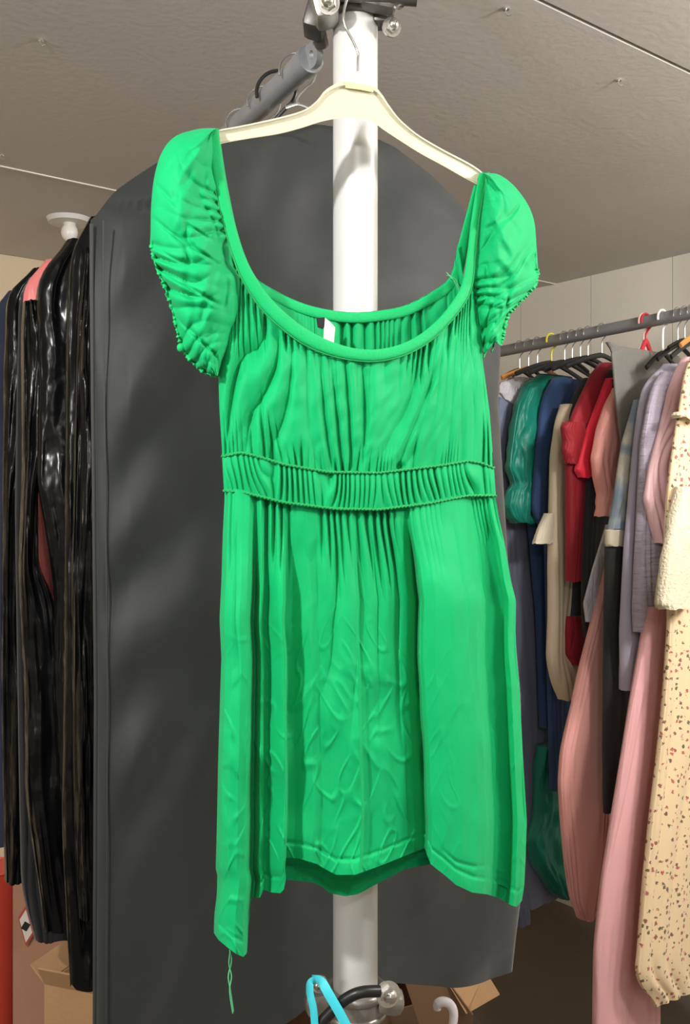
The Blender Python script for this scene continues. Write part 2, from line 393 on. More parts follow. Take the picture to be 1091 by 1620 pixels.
# --- skirt
Ltab = [(780, 355), (790, 355), (850, 352), (920, 350), (980, 347), (1040, 350), (1100, 348), (1200, 345), (1300, 343), (1378, 341), (1386, 345), (1400, 345), (1445, 339), (1475, 338), (1515, 340)]
Rtab = [(740, 780), (785, 783), (820, 789), (860, 798), (920, 808), (950, 816), (1000, 815), (1040, 817), (1080, 821), (1200, 827), (1300, 833), (1360, 831), (1400, 829), (1440, 823)]
wbT = [(352, 722), (380, 716), (400, 720), (450, 735), (520, 747), (600, 748), (700, 736), (740, 729), (760, 732), (781, 741)]
wbB = [(355, 776), (385, 779), (450, 795), (530, 805), (600, 806), (680, 796), (740, 784), (783, 784)]
hemF = [(338, 1476), (345, 1487), (360, 1500), (372, 1509), (384, 1514), (390, 1508), (392.5, 1480), (394, 1418), (400, 1421), (408, 1420), (411, 1409), (413, 1408), (425, 1412), (440, 1413), (445, 1407), (447.5, 1388), (449, 1357), (470, 1358), (500, 1367), (515, 1376), (530, 1384), (560, 1384), (600, 1370), (640, 1353), (664, 1344), (669, 1342), (673, 1352), (680, 1367), (700, 1382), (722, 1400), (750, 1412), (775, 1415), (795, 1421), (815, 1432), (825, 1435), (832, 1425)]
foldT = [(338, 0), (346, .022), (358, .032), (372, .034), (384, .026), (390, .010), (393, -.006), (396, -.016), (399, -.006), (406, .008), (411, .006), (413, -.008), (419, -.006), (432, .006), (445, .018), (448, .010), (450, -.012), (462, -.010), (490, .002), (505, -.002), (520, .004), (548, .010), (567, .014), (572, .004), (580, .002), (600, .004), (625, -.002), (640, -.004), (652, -.010), (664, -.022), (669, -.023), (673, .012), (680, .024), (700, .030), (730, .032), (755, .028), (768, .018), (775, .0), (781, -.020), (794, -.027), (806, -.022), (811, -.004), (818, .004), (832, -.008)]
ns, nv = 560, 230
s = np.linspace(0, 1, ns)[None, :].repeat(nv, 0); v = np.linspace(0, 1, nv)[:, None].repeat(ns, 1)
hp = 338+s*494; tpx = 355+s*428
top = curve2(wbB, tpx, .01); hem = pw(hemF, hp)
top = top-4
y = top+(hem-top)*v
Lx = curve2(Ltab, y, .008); Rx = curve2(Rtab, y, .008)
wob = .006*vnoise(s*0+y/70, s*3)*np.sin(PI*s)
px = Lx+(Rx-Lx)*(s+wob)
lw = 0
hw = 338+(s+.010*vnoise(v*2.2, s*4+2)*(1-v))*494
env = smoothstep(0, .30, v)*.85+.15
bulge = .030*np.sqrt(np.clip(1-(2*s-1)**2, 0, 1))*(.75+.35*v)
wf = bulge+pw(foldT, hw)*1.25*env
wf += gather(s, v*.6, 34, 2)*.016*(1-smoothstep(.02, .22+.12*vnoise(s*22, 0*s), v))
wf += gather(s+.02*v, v*.4, 8, 5, .5, .2)*.016*smoothstep(.03, .15, v)*(1-smoothstep(.25, .8, v))*np.where((s > .68)&(s < .87), .3, 1)
# soft crumples in the lower front
cr = smoothstep(.15, .6, v)*(1-.75*((hp > 672)&(hp < 776)))
q1 = vnoise((px*.5+y)/62+3, (y*.55-px)/21+7); q2 = vnoise((y-px*.7)/70+11, (px+y*.45)/19+5); q3 = vnoise(px/40+2, y/70+4)
wf += cr*(.0045*q3+.0030*np.clip(1-np.abs(q1)*4.5, 0, 1)*smoothstep(-.2, .4, q3)+.0026*np.clip(1-np.abs(q2)*4.5, 0, 1)*smoothstep(.3, -.3, q3))
# stitched hem crease
hd = hem-y
wf += -.0028*np.exp(-((hd-25)/2.2)**2)+.0014*smoothstep(26, 18, hd)
# second crease rolled under the bright right hem
wf += -.003*np.exp(-((hd-42-6*np.sin(hp/30))/2.5)**2)*smoothstep(690, 720, hp)*(1-smoothstep(770, 780, hp))
front = DP(px, y, wf).reshape(-1, 3)
# back half
nb = 200
sb = np.linspace(0, 1, nb)[None, :].repeat(nv, 0); vb = np.linspace(0, 1, nv)[:, None].repeat(nb, 1)
hemB = [(338, 1478), (343, 1385), (400, 1372), (446, 1392), (460, 1393), (490, 1396), (505, 1402), (520, 1413), (545, 1418), (565, 1415), (600, 1395), (640, 1375), (665, 1370), (690, 1366), (740, 1385), (800, 1402), (832, 1425)]
topb = curve2(wbB, 355+sb*428, .01)-4; hb = curve2(hemB, 338+sb*494, .006)
hb[:, 0] = pw(hemF, 338); hb[:, -1] = pw(hemF, 832)
yb = topb+(hb-topb)*vb
pxb = curve2(Ltab, yb, .008)+(curve2(Rtab, yb, .008)-curve2(Ltab, yb, .008))*sb
wb = -(.020*np.sqrt(np.clip(1-(2*sb-1)**2, 0, 1)))+gather(sb, vb*.5, 16, 9)*.005*np.sin(PI*sb)
hdb = hb-yb
wb += .002*np.exp(-((hdb-22)/2)**2)-.0022*np.exp(-((hdb-9-3*np.sin(sb*40))/1.8)**2)
back = DP(pxb, yb, wb).reshape(-1, 3)
back[::nb] = front[::ns]; back[nb-1::nb] = front[ns-1::ns]
sk = mesh('skirt', np.vstack([front, back]), grid_faces(nv, ns, 0, flip=True)+grid_faces(nv, nb, ns*nv), M['green_skirt'], dress)

# --- waistband with gathers
ns2, nv2 = 520, 26
s = np.linspace(0, 1, ns2)[None, :].repeat(nv2, 0); v = np.linspace(0, 1, nv2)[:, None].repeat(ns2, 1)
def band(topt, bott, L0, L1, R0, R1, name, sgn, N, seed):
    px = (L0+(L1-L0)*v)+((R0+(R1-R0)*v)-(L0+(L1-L0)*v))*s
    y = curve2(topt, px, .01)*(1-v)+curve2(bott, px, .01)*v
    bl = .030*np.sqrt(np.clip(1-(2*s-1)**2, 0, 1)) if sgn > 0 else -.020*np.sqrt(np.clip(1-(2*s-1)**2, 0, 1))
    g = gather(s, v*.35, N, seed, .3, .45)*.013*(.55+.45*np.sin(PI*v))
    wv = bl+.003*np.sin(PI*v)*sgn+g*(1 if sgn > 0 else -.6)*np.clip(np.sin(PI*s)*6, 0, 1)
    return DP(px, y, wv).reshape(-1, 3)
fr = band(wbT, wbB, 351, 354, 781, 784, 'f', 1, 44, 4); bk = band(wbT, wbB, 351, 354, 781, 784, 'b', -1, 30, 6)
mesh('waistband', np.vstack([fr, bk]), grid_faces(nv2, ns2, 0, flip=True)+grid_faces(nv2, ns2, ns2*nv2), M['green'], dress)
def seam(tab, x0, x1, rad, w0, name='seam'):
    xs = np.linspace(x0, x1, 260); ss = (xs-x0)/(x1-x0)
    wv = w0+.030*np.sqrt(np.clip(1-(2*ss-1)**2, 0, 1))
    yy = curve2(tab, xs, .01)+.9*np.sin(xs*1.1)
    pts = DP(xs, yy, wv); m = MB(); m.tube([Vector(p) for p in pts], rad, 8); return m.build(name, M['green_seam'], dress)
seam(wbT, 351, 781, .0017, .0005); seam(wbB, 354, 784, .0017, .0005)

# --- bodice front
nO = [(325, 205), (331, 250), (340, 300), (352, 350), (366, 400), (384, 445), (412, 488), (445, 520), (480, 545), (520, 562), (565, 571), (605, 571), (645, 560), (680, 540), (710, 512), (735, 480), (747, 450), (752, 400), (757, 350), (765, 300), (773, 273)]
nI = [(347, 203), (352, 250), (360, 300), (372, 350), (387, 400), (405, 437), (432, 474), (465, 505), (500, 528), (535, 543), (568, 551), (602, 551), (635, 543), (665, 527), (693, 503), (716, 474), (730, 446), (738, 400), (744, 350), (752, 300), (759, 273)]
nB = [(347, 203), (360, 290), (382, 390), (402, 436), (440, 462), (480, 480), (520, 490), (560, 494), (600, 491), (640, 483), (680, 463), (706, 444), (716, 425), (724, 385), (736, 340), (748, 295), (757, 274)]
def poly_path(pts, n):                               # even resampling of a smoothed 2-D path
    q = np.array([(p.x, p.y) for p in smooth_path([(a, b, 0) for a, b in pts], 400)])
    d = np.r_[0, np.cumsum(np.hypot(*np.diff(q, axis=0).T))]; t = np.linspace(0, d[-1], n)
    return np.stack([np.interp(t, d, q[:, 0]), np.interp(t, d, q[:, 1])], -1)
fN = [p for p in nO if 400 <= p[1]]
nsB, nvB = 520, 150
tp = poly_path(fN, nsB)
s1 = np.linspace(0, 1, nsB)
bp_x = 351+430*s1; bp_y = curve2(wbT, bp_x, .01)+2
v = np.linspace(0, 1, nvB)[:, None]; S1 = s1[None, :]
# uneven mapping so the folds fan out below the neckline
Xn = tp[None, :, 0]*(1-v)+bp_x[None, :]*v; Yn = (tp[None, :, 1]-2)*(1-v)+bp_y[None, :]*v
# side outline bulges outwards to the arm seam
Lb = [(400, 366), (450, 362), (520, 352), (590, 345), (650, 347), (712, 351)]
Rb = [(400, 752), (450, 757), (520, 760), (570, 763), (650, 774), (741, 781)]
el = np.exp(-S1/.06); er = np.exp(-(1-S1)/.06)
Xn = Xn+(curve2(Lb, Yn, .01)-Xn[:, :1])*el+(curve2(Rb, Yn, .01)-Xn[:, -1:])*er
VV = v+0*S1; SS = S1+0*v
bulge = .030*np.sqrt(np.clip(1-(2*SS-1)**2, 0, 1))
wv = bulge+.006*np.sin(PI*VV)
wv = wv+gather(SS, VV*.5, 34, 12, .5, .25)*.014*(1-smoothstep(.05, .38+.25*vnoise(SS*22, 0*SS), VV))
wv = wv+gather(SS, VV*.4, 38, 15, .5, .25)*.012*smoothstep(.66+.22*vnoise(SS*20+4, 0*SS), .98, VV)
wv = wv+gather(SS+.03*(VV-.5)*np.sin(SS*7+1), VV*.5, 17, 23, .35, .1)*.018*np.sin(PI*np.clip(VV*.9+.05, 0, 1))**.7
wv = wv+.0016*vnoise(SS*40+VV*6, VV*9)
# one long diagonal fold right of the middle
dl = (Xn-(700-(Yn-560)*.40)); wv = wv-.007*np.exp(-(dl/5)**2)*smoothstep(560, 620, Yn)
wv = wv-.010*np.exp(-((Xn-632)/6)**2-((Yn-738)/6)**2)
wv[0, :] -= .004
front = DP(Xn, Yn, wv).reshape(-1, 3)
mesh('bodice_front', front, grid_faces(nvB, nsB, flip=True), M['green'], dress)
# --- bodice back
bN = [p for p in nB if p[1] >= 385]
tp = poly_path(bN, 360); s1 = np.linspace(0, 1, 360); S1 = s1[None, :]; v = np.linspace(0, 1, 70)[:, None]
bx = 351+430*s1; Xn = tp[None, :, 0]*(1-v)+bx[None, :]*v; Yn = tp[None, :, 1]*(1-v)+(curve2(wbT, bx, .01)+2)[None, :]*v
VV = v+0*S1; SS = S1+0*v
wv = -.004-.018*np.sqrt(np.clip(1-(2*SS-1)**2, 0, 1))+gather(SS, VV*.5, 32, 31, .5)*.014*(1-.7*VV)*np.clip(8*np.sin(PI*SS), 0, 1)
mesh('bodice_back', DP(Xn, Yn, wv).reshape(-1, 3), grid_faces(70, 360), M['green'], dress)

# --- neckline bindings: flat rolled bands
def strap(inner, outer, wfun, name, n=240, th=.0030, over=.9):
    a = poly_path(inner, n); b = poly_path(outer, n); K = 14; V = []
    for i in range(n):
        c = (a[i]+b[i])/2; h = (b[i]-a[i])/2*over; w0 = wfun(i/(n-1))
        for k in range(K):
            t = 2*PI*k/K; q = c+h*math.copysign(abs(math.cos(t))**.7, math.cos(t))
            V.append(DP(q[0], q[1], w0+th*math.sin(t)))
    return mesh(name, V, grid_faces(n, K, wrap=True)+[tuple(range(K)), tuple(range((n-1)*K, n*K))[::-1]], M['green_bind'], dress)
strap(nI, nO, lambda t: .006+.026*math.sin(PI*t)**.8, 'front_binding')
nB2 = []
pb = poly_path(nB, 60)
off = []
for i in range(60):
    tg = pb[min(i+1, 59)]-pb[max(i-1, 0)]; tg = tg/np.hypot(*tg); nrm = np.array([-tg[1], tg[0]]); 
    if nrm[1] < 0 and i > 12 and i < 46: nrm = -nrm
    off.append(pb[i]+nrm*(-1 if i <= 12 and nrm[0] > 0 else 1)*19)
off = []
for i in range(60):
    tg = pb[min(i+1, 59)]-pb[max(i-1, 0)]; tg = tg/np.hypot(*tg); off.append(tuple(pb[i]+np.array([-tg[1], tg[0]])*18))
strap([tuple(p) for p in pb], off, lambda t: -.002-.020*math.sin(PI*t)**.8, 'back_binding')
# stitch line beside the front binding
m = MB(); q = poly_path(nO, 300)
m.tube([Vector(DP(q[i][0], q[i][1], .006+.026*math.sin(PI*i/299)**.8+.0012)) for i in range(300)], .0009, 6); m.build('stitching', M['green_seam'], dress)

# --- puff sleeves
def sleeve(outer, inner, depth, seed, name, ridges=10, wbase=0):
    n, k = 220, 110
    a = poly_path(inner, n); b = poly_path(outer, n)
    i = np.linspace(0, 1, n)[:, None]; t = np.linspace(0, 1, k)[None, :]
    X = a[:, :1]*(1-t)+b[:, :1]*t; Y = a[:, 1:]*(1-t)+b[:, 1:]*t
    I = i+0*t; T = t+0*i
    rim = np.sin(PI*np.clip(T, 0, 1))**.6
    puff = depth*rim*(.30+.70*np.sin(PI*np.clip(I*.86+.10, 0, 1)))
    # gathers radiate from the binding and from the elastic edge
    g1 = gather(I, T*.6, 13, seed, .6)*.022*np.exp(-T/.28)*smoothstep(0, .06, T)*smoothstep(.05, .2, I)
    g2 = gather(I+.06*T, T*.6, 16, seed+5, .8)*.022*np.exp(-(1-T)/.30)*smoothstep(.42, .6, I)*smoothstep(1, .96, T)
    ang = I*n*.9
    g3 = .0055*vnoise(I*9+T*4+seed, T*3.2-I*4)+.0035*vnoise(I*19-T*7+seed, T*6)-.006*np.exp(-((vnoise(I*11+T*2+seed*2, T*2.5+1))/.16)**2)*smoothstep(.12, .3, I)
    wv = wbase+.004+puff+(g1+g2)+g3*rim
    fr = DP(X, Y, wv).reshape(-1, 3)
    wk = wbase-.004-puff*.55+g3*rim*.5
    wk[:, 0] = wv[:, 0]-.003; wk[:, -1] = wv[:, -1]-.0005
    bk = DP(X, Y, wk).reshape(-1, 3)
    mesh(name, np.vstack([fr, bk]), grid_faces(n, k)+grid_faces(n, k, n*k, flip=True), M['green'], dress)
    return b
oL = [(343, 203), (322, 203), (300, 207), (280, 214), (264, 228), (252, 250), (243, 285), (239, 325), (238, 365), (238, 392), (246, 418), (258, 445), (266, 468), (275, 500), (281, 525), (285, 545), (296, 563), (310, 580), (325, 590), (342, 595)]
iL = [(334, 207), (338, 240), (345, 290), (356, 340), (371, 392), (380, 425), (384, 455), (380, 490), (372, 520), (362, 548), (352, 570), (345, 594)]
sleeve(oL, iL, .052, 3, 'puff_sleeve')
oR = [(765, 274), (785, 275), (803, 285), (820, 302), (836, 326), (845, 352), (848, 385), (850, 415), (851, 438), (845, 452), (832, 468), (818, 482), (806, 493), (799, 505), (797, 520), (794, 535), (791, 548)]
iR = [(767, 275), (764, 310), (758, 350), (753, 400), (748, 440), (750, 470), (755, 500), (760, 530), (762, 550), (766, 560), (774, 548), (784, 538)]
sleeve(oR, iR, .045, 8, 'puff_sleeve')
# elastic cuffs: frilled narrow edges
def cuff(path, wd, w0, seed):
    q = poly_path(path, 260); K = 8; V = []
    for i in range(260):
        tg = q[min(i+1, 259)]-q[max(i-1, 0)]; tg = tg/np.hypot(*tg); nr = np.array([-tg[1], tg[0]])
        fr = .6+.45*float(vnoise(i*.35, seed))
        for k in range(K):
            t = 2*PI*k/K; p = q[i]+nr*wd*fr*math.cos(t)
            V.append(DP(p[0], p[1], w0+.004*math.sin(t)+.004*float(vnoise(i*.28, seed+5))))
    mesh('cuff', V, grid_faces(260, K, wrap=True)+[tuple(range(K)), tuple(range(259*K, 260*K))[::-1]], M['green_bind'], dress)
cuff([(239, 385), (246, 418), (258, 447), (268, 475), (277, 508), (284, 540), (296, 563), (312, 581), (328, 591), (341, 594)], 4.5, .006, 1)
cuff([(850, 425), (847, 448), (832, 468), (818, 482), (806, 494), (800, 508), (797, 525), (791, 546)], 4.5, .006, 4)
MB().ball(Vector(DP(286, 550, .008)), .0048, (1, 1, 1.1), 14).build('cuff_knot', M['green_bind'], dress)
m = MB(); m.tube([Vector(DP(*p, .004)) for p in ((764, 566), (770, 552), (776, 541), (781, 541), (780, 549), (777, 556))], .0014, 8); m.build('cuff_loop', M['green_bind'], dress)
# labels
def flat_tag(pts, w0, name, matl, curl=.002):
    V = [DP(p[0], p[1], w0+curl*(i % 2)) for i, p in enumerate(pts)]+[DP(p[0], p[1], w0-.0015+curl*(i % 2)) for i, p in enumerate(pts)]
    n = len(pts); fs = [tuple(range(n)), tuple(range(n, 2*n))[::-1]]+[(i, i+n, (i+1) % n+n, (i+1) % n) for i in range(n)]
    return mesh(name, V, fs, matl, dress, smooth=False)
flat_tag([(514, 503), (521, 508), (530, 518), (527, 552), (511, 548), (512, 525)], .006, 'care_label', M['tag_white'])
flat_tag([(500, 503), (513, 502), (515, 514), (510, 521), (502, 518)], .004, 'size_label', M['tag_black'])
# clear thread knot at the right back strap
m = MB()
for k in range(4):
    a = rng.rand(4)*6-3
    m.tube(smooth_path([Vector(DP(706+a[0], 433+a[1], -.008)), Vector(DP(716+a[1], 440, .004)), Vector(DP(724+a[2], 450+a[3], .006)), Vector(DP(728+a[3], 462, .006))], 10), .0004, 5)
m.build('thread_knot', M['thread'], dress)
# loose thread at the hem
m = MB()
m.tube(smooth_path([Vector(DP(*p, .03)) for p in ((363, 1503), (366, 1520), (361, 1545), (364, 1565), (369, 1600))], 30), .0008, 6)
m.tube(smooth_path([Vector(DP(*p, .031)) for p in ((364, 1505), (362, 1525), (366, 1545), (363, 1568), (368, 1603))], 30), .0007, 6)
m.build('loose_thread', M['thread'], dress)

# --- hanger
hg = empty('clothes_hanger', Vector(DP(570, 150, .0)))
tag(hg, 'cream plastic clothes hanger with wire hook carrying the green dress', 'hanger')
hT = [(318, 219), (345, 206), (380, 199), (440, 186), (480, 174), (500, 160), (513, 144), (530, 133), (550, 129), (590, 137), (603, 148), (615, 166), (632, 188), (660, 212), (700, 236), (740, 257), (762, 272), (790, 300)]
hB = [(322, 236), (352, 227), (390, 220), (440, 212), (475, 203), (510, 192), (540, 187), (565, 187), (590, 194), (606, 205), (630, 221), (665, 243), (700, 262), (735, 282), (758, 295), (786, 318)]
n = 160; a = poly_path(hT, n); b = poly_path(hB, n)
V = []; prof = [(0, .0065), (.10, .0070), (.16, .0028), (.55, .0022), (.86, .0028), (.93, .0060), (1, .0055)]
K = len(prof)
for sg in (1, -1):
    for i in range(n):
        for (t, th) in (prof if sg > 0 else prof):
            q = a[i]*(1-t)+b[i]*t; V.append(DP(q[0], q[1], -.004+sg*th))
fs = grid_faces(n, K)+grid_faces(n, K, n*K, flip=True)
o2 = n*K
for i in range(n-1):
    fs.append((i*K, o2+i*K, o2+(i+1)*K, (i+1)*K)); e = K-1
    fs.append((i*K+e, (i+1)*K+e, o2+(i+1)*K+e, o2+i*K+e))
fs.append(tuple(range(K))+tuple(range(o2, o2+K))[::-1]); fs.append(tuple(range((n-1)*K, n*K))+tuple(range(o2+(n-1)*K, o2+n*K))[::-1])
o = mesh('shoulder_bar', V, fs, M['cream'], hg)
o.data.set_sharp_from_angle(angle=R(35))
# small aged pad at the neck
V = [DP(x, yy, w_) for w_ in (.0045, -.012) for (x, yy) in ((546, 129), (592, 137), (590, 146), (570, 142), (546, 139))]
mesh('neck_pad', V, [(0, 1, 2, 3, 4), (9, 8, 7, 6, 5)]+[(i, i+5, (i+1) % 5+5, (i+1) % 5) for i in range(5)], M['cream_pad'], hg, smooth=False)
MB().cyl(Vector(DP(566, 136, -.004)), Vector(DP(566, 115, -.004)), .006, .004, n=20).build('hook_socket', M['clear'], hg)
hp_ = [DP(566, 132, -.004), DP(566, 100, -.004), DP(566, 84, -.004), DP(558, 65, -.004), DP(547, 44, -.004), DP(543, 28, -.004), DP(546, 8, -.004), DP(553, -12, -.002), DP(562, -30, .004)]
p9 = Vector(hp_[-1]); pe = P(570, -45, PY-.052)
hook = [Vector(p) for p in hp_]+[pe+Vector((0, 0, .006)), P(578, -38, PY-.052)+Vector((0, .015, .010)), P(582, -18, PY-.030)]
MB().tube(smooth_path(hook, 80), .0017, 10).build('hook', M['wire'], hg)

# ------------------------------------------------------------------ generic hanging cloth
class Plane:
    def __init__(s, o, u): s.o = o; s.u = u; s.n = Vector((u.y, -u.x, 0))     # n faces the viewer
    def U(s, px): a = (px-CX)/F; return (a*s.o.y-s.o.x)/(s.u.x-a*s.u.y)
    def Y(s, px): return s.o.y+s.U(px)*s.u.y
    def z(s, px, py): return CZ+(HY-py)/F*s.Y(px)
def hang(name, rows, pl, th, matl, parent=None, nfold=9, amp=.010, seed=1, off=0, nr=90, nc=120, sm=.02, rip=0, lock='l', pinch=0):
    """rows: (py, px_left, px_right[, thickness factor]) from top to bottom; closed tube of cloth with folds"""
    r = np.array([(q[0], q[1], q[2], q[3] if len(q) > 3 else 1) for q in rows], float)
    zz = np.array([pl.z(q[1] if lock == 'l' else q[2], q[0]) for q in r]); ul = np.array([pl.U(q) for q in r[:, 1]]); ur = np.array([pl.U(q) for q in r[:, 2]])
    t = np.linspace(0, 1, nr); zt = zz[0]+(zz[-1]-zz[0])*t
    zi = -zz; f = lambda q: sum(np.interp(-zt+k*sm*(zz[0]-zz[-1]), zi, q) for k in (-1, -.5, 0, .5, 1))/5
    UL, UR, TF = f(ul), f(ur), f(r[:, 3])
    ph = np.linspace(0, 2*PI, nc, endpoint=False)[None, :]
    mid = ((UL+UR)/2)[:, None]; hf = ((UR-UL)/2)[:, None]
    ca = np.sign(np.cos(ph))*np.abs(np.cos(ph))**.75; sa = np.sign(np.sin(ph))*np.abs(np.sin(ph))**.75
    T = t[:, None]
    grow = .35+.65*T
    g = gather(ph/(2*PI)+.0*T, T*1.2, nfold*2, seed, 1.0)+.5
    n2 = vnoise(ph*2.2+seed*3.3, T*7+seed)+.6*vnoise(ph*5+seed, T*13+2*seed)
    wv = (th*TF[:, None])*sa+(amp*grow*g+rip*n2)*np.abs(np.sin(ph))**.3*np.sign(np.sin(ph))*np.clip(TF[:, None], 0, 1)
    uu = mid+hf*ca*(1-.0*T)
    X = pl.o.x+pl.u.x*uu+pl.n.x*(wv+off); Y = pl.o.y+pl.u.y*uu+pl.n.y*(wv+off)
    ZZ = zt[:, None]+0*uu+.006*T*vnoise(ph*3+seed, T*0+seed)*np.clip(hf/.1, 0, 1)
    V = np.stack([X, Y, ZZ], -1).reshape(-1, 3)
    fs = grid_faces(nr, nc, wrap=True)+[tuple(range(nc))[::-1]]
    me = bpy.data.meshes.new(name); me.from_pydata([tuple(p) for p in V], [], fs); me.update()
    o = link(name, me, matl, None, True)
    if parent is not None: child_of(o, parent)
    return o
def rack_hanger(p, u, mat_hook, mat_bar, label, group, half=.19, tube=.021, drop=.085, stem=None, slope=.05, cat='hanger', thick=.0016, barr=.004):
    """hook arched over the rail at p, shoulder bar along u"""
    p = Vector(p); h = empty('clothes_hanger', p+Z*tube); tag(h, label, cat, group)
    r = tube+thick; pts = []
    for k in range(13):
        a = R(200-k*20); pts.append(p+u*r*math.cos(a)+Z*(r*math.sin(a)))
    # a full C shape, then back under to the stem
    pts = [p+u*r*math.cos(R(a))+Z*r*math.sin(R(a)) for a in range(195, -65, -15)]
    pts += [p+Z*(-r-.012), p+Z*(-drop)]
    MB().tube(smooth_path(pts, 50), thick, 8).build('hook', mat_hook, h)
    bar = [p+u*x*half+Z*(-drop-slope*abs(x)**1.3) for x in np.linspace(-1, 1, 21)]
    MB().tube(bar, barr, 8, flat=1.8, ref=Z).build('shoulder_bar', mat_bar, h)
    return h

# ------------------------------------------------------------------ black cover behind the dress
pa = P(150, 800, 1.43); pb_ = P(790, 800, 1.80); uC = (pb_-pa); uC.z = 0; uC.normalize()
plc = Plane(Vector((pa.x, pa.y, 0)), uC)
cov = empty('garment_cover', (pa.x+.35, pa.y+.2, 2.1)); tag(cov, 'large matt black fabric garment cover hanging directly behind the green dress', 'cover')
topC = [(143, 352), (152, 340), (180, 303), (210, 282), (240, 262), (300, 226), (361, 205), (430, 196), (500, 197), (560, 205), (620, 232), (680, 278), (730, 330), (770, 390), (792, 450)]
botC = [(143, 1900), (260, 1760), (340, 1660), (385, 1612), (430, 1583), (480, 1538), (560, 1528), (620, 1537), (680, 1546), (740, 1543), (792, 1532)]
nc_, nr_ = 240, 170
sc = np.linspace(0, 1, nc_)[None, :]; vr = np.linspace(0, 1, nr_)[:, None]
ledge = [(340, 143), (450, 143), (700, 146), (1100, 150), (1600, 148), (1900, 148)]
redge = [(440, 796), (560, 790), (640, 784), (900, 800), (1100, 820), (1400, 822), (1480, 812), (1540, 806)]
x0 = 143+sc*649
yt = curve2(topC, x0, .015); yb0 = curve2(botC, x0, .015)
Yc = yt+(yb0-yt)*vr
Xc = pw(ledge, Yc)+(pw(redge, Yc)-pw(ledge, Yc))*sc
Ucov = np.vectorize(plc.U)(Xc); Zc = CZ+(HY-Yc)/F*(plc.o.y+Ucov*uC.y)
SC = sc+0*vr; VR = vr+0*sc
ripple = .009*vnoise(SC*5+VR*2+3, VR*7-SC*3)+.006*vnoise(SC*9-VR*5, VR*15+SC*6)+.010*vnoise(SC*3+9, VR*2)
# pulled folds that radiate from the shoulders
ripple = ripple-.010*np.exp(-((Yc-(330-(Xc-240)*.02+0*Xc))/6)**2)*((Xc < 260))
ripple = ripple+.008*np.sin((Yc+Xc*.55)/34+2*vnoise(SC*4, VR*4))*np.exp(-((SC-.1)/.22)**2)*smoothstep(0, .1, VR)*(1-smoothstep(.4, .7, VR))
depthf = .055*np.clip(np.sin(PI*SC), 0, 1)**.35*smoothstep(-.02, .22, VR)
V = []
for sg in (1, -1):
    wv = (depthf+ripple*np.clip(SC*14, 0, 1)*np.clip((1-SC)*14, 0, 1)*smoothstep(0, .04, VR))*sg if sg > 0 else -depthf*.6
    V.append(np.stack([plc.o.x+uC.x*Ucov+plc.n.x*wv, plc.o.y+uC.y*Ucov+plc.n.y*wv, Zc], -1).reshape(-1, 3))
mesh('fabric_panel', np.vstack(V), grid_faces(nr_, nc_, flip=True)+grid_faces(nr_, nc_, nr_*nc_), M['black_cover'], cov)
# edge piping and seam line at left
for (dx, rad) in ((0, .0030), (12, .0012)):
    m = MB(); ys = np.linspace(356, 1880, 90)
    m.tube([Vector((plc.o.x+uC.x*plc.U(q)+plc.n.x*(.006 if dx == 0 else .028), plc.o.y+uC.y*plc.U(q)+plc.n.y*(.006 if dx == 0 else .028), plc.z(q, yy))) for yy in ys for q in [pw(ledge, yy)+dx]], rad, 8)
    m.build('edge_piping', M['piping'], cov)

# ------------------------------------------------------------------ black clothes at the left, on the back rail
def gar2(tt): q = r2(tt); return Plane(Vector((q.x, q.y, 0)), A2)
g2 = 'black clothes behind the cover'
def coat(name, label, tt, rows, matl, cat, **k):
    pl = gar2(tt); q = r2(tt); t = empty(name, q-Z*.06); tag(t, label, cat)
    hang('body', rows, pl, k.pop('th', .030), matl, t, **k); return t, pl
t, pl = coat('vinyl_coat', 'glossy black vinyl coat hanging right against the left edge of the black cover', .47,
    [(345, 150, 230), (352, 138, 260), (375, 122, 280), (420, 110, 300), (520, 106, 300), (700, 104, 300), (900, 102, 300), (1100, 100, 300), (1300, 98, 300), (1420, 104, 300), (1560, 112, 300)], M['vinyl'], 'coat', nfold=3, amp=.014, seed=3, rip=.010)
hang('sleeve', [(400, 126, 150), (520, 116, 146), (700, 112, 144), (900, 108, 142), (1120, 108, 140), (1330, 112, 140), (1440, 118, 140)], pl, .022, M['vinyl'], t, nfold=2, amp=.008, seed=8, off=.03, rip=.010)
t, pl = coat('vinyl_dress', 'glossy black vinyl dress, second from the black cover, hanging at the left', .60,
    [(382, 112, 200), (396, 94, 220), (412, 78, 240), (432, 64, 240), (470, 56, 240), (600, 62, 240), (700, 60, 240), (765, 58, 240), (830, 71, 240), (900, 81, 240), (945, 87, 240), (1100, 84, 240), (1250, 92, 240), (1330, 110, 240), (1540, 132, 240)], M['vinyl'], 'dress', nfold=3, amp=.014, seed=5, rip=.010)
t, pl = coat('pink_dress', 'salmon pink satin dress showing in slivers between the black vinyl clothes', .70,
    [(412, 80, 170), (422, 62, 180), (440, 44, 200), (466, 35, 200), (600, 44, 200), (760, 56, 200), (860, 56, 200), (920, 62, 180), (1100, 90, 200), (1280, 96, 180), (1400, 104, 180)], M['pink_satin'], 'dress', nfold=6, amp=.008, seed=6, th=.02)
t, pl = coat('vinyl_jacket', 'glossy black vinyl jacket hanging over the pink satin dress at the left', .645,
    [(478, 38, 60), (520, 34, 90), (640, 34, 90), (720, 36, 80), (765, 36, 58), (900, 30, 60), (945, 32, 86), (1100, 40, 100), (1250, 40, 104), (1390, 60, 112), (1470, 70, 130)], M['vinyl'], 'jacket', nfold=3, amp=.012, seed=9, rip=.010, lock='l')
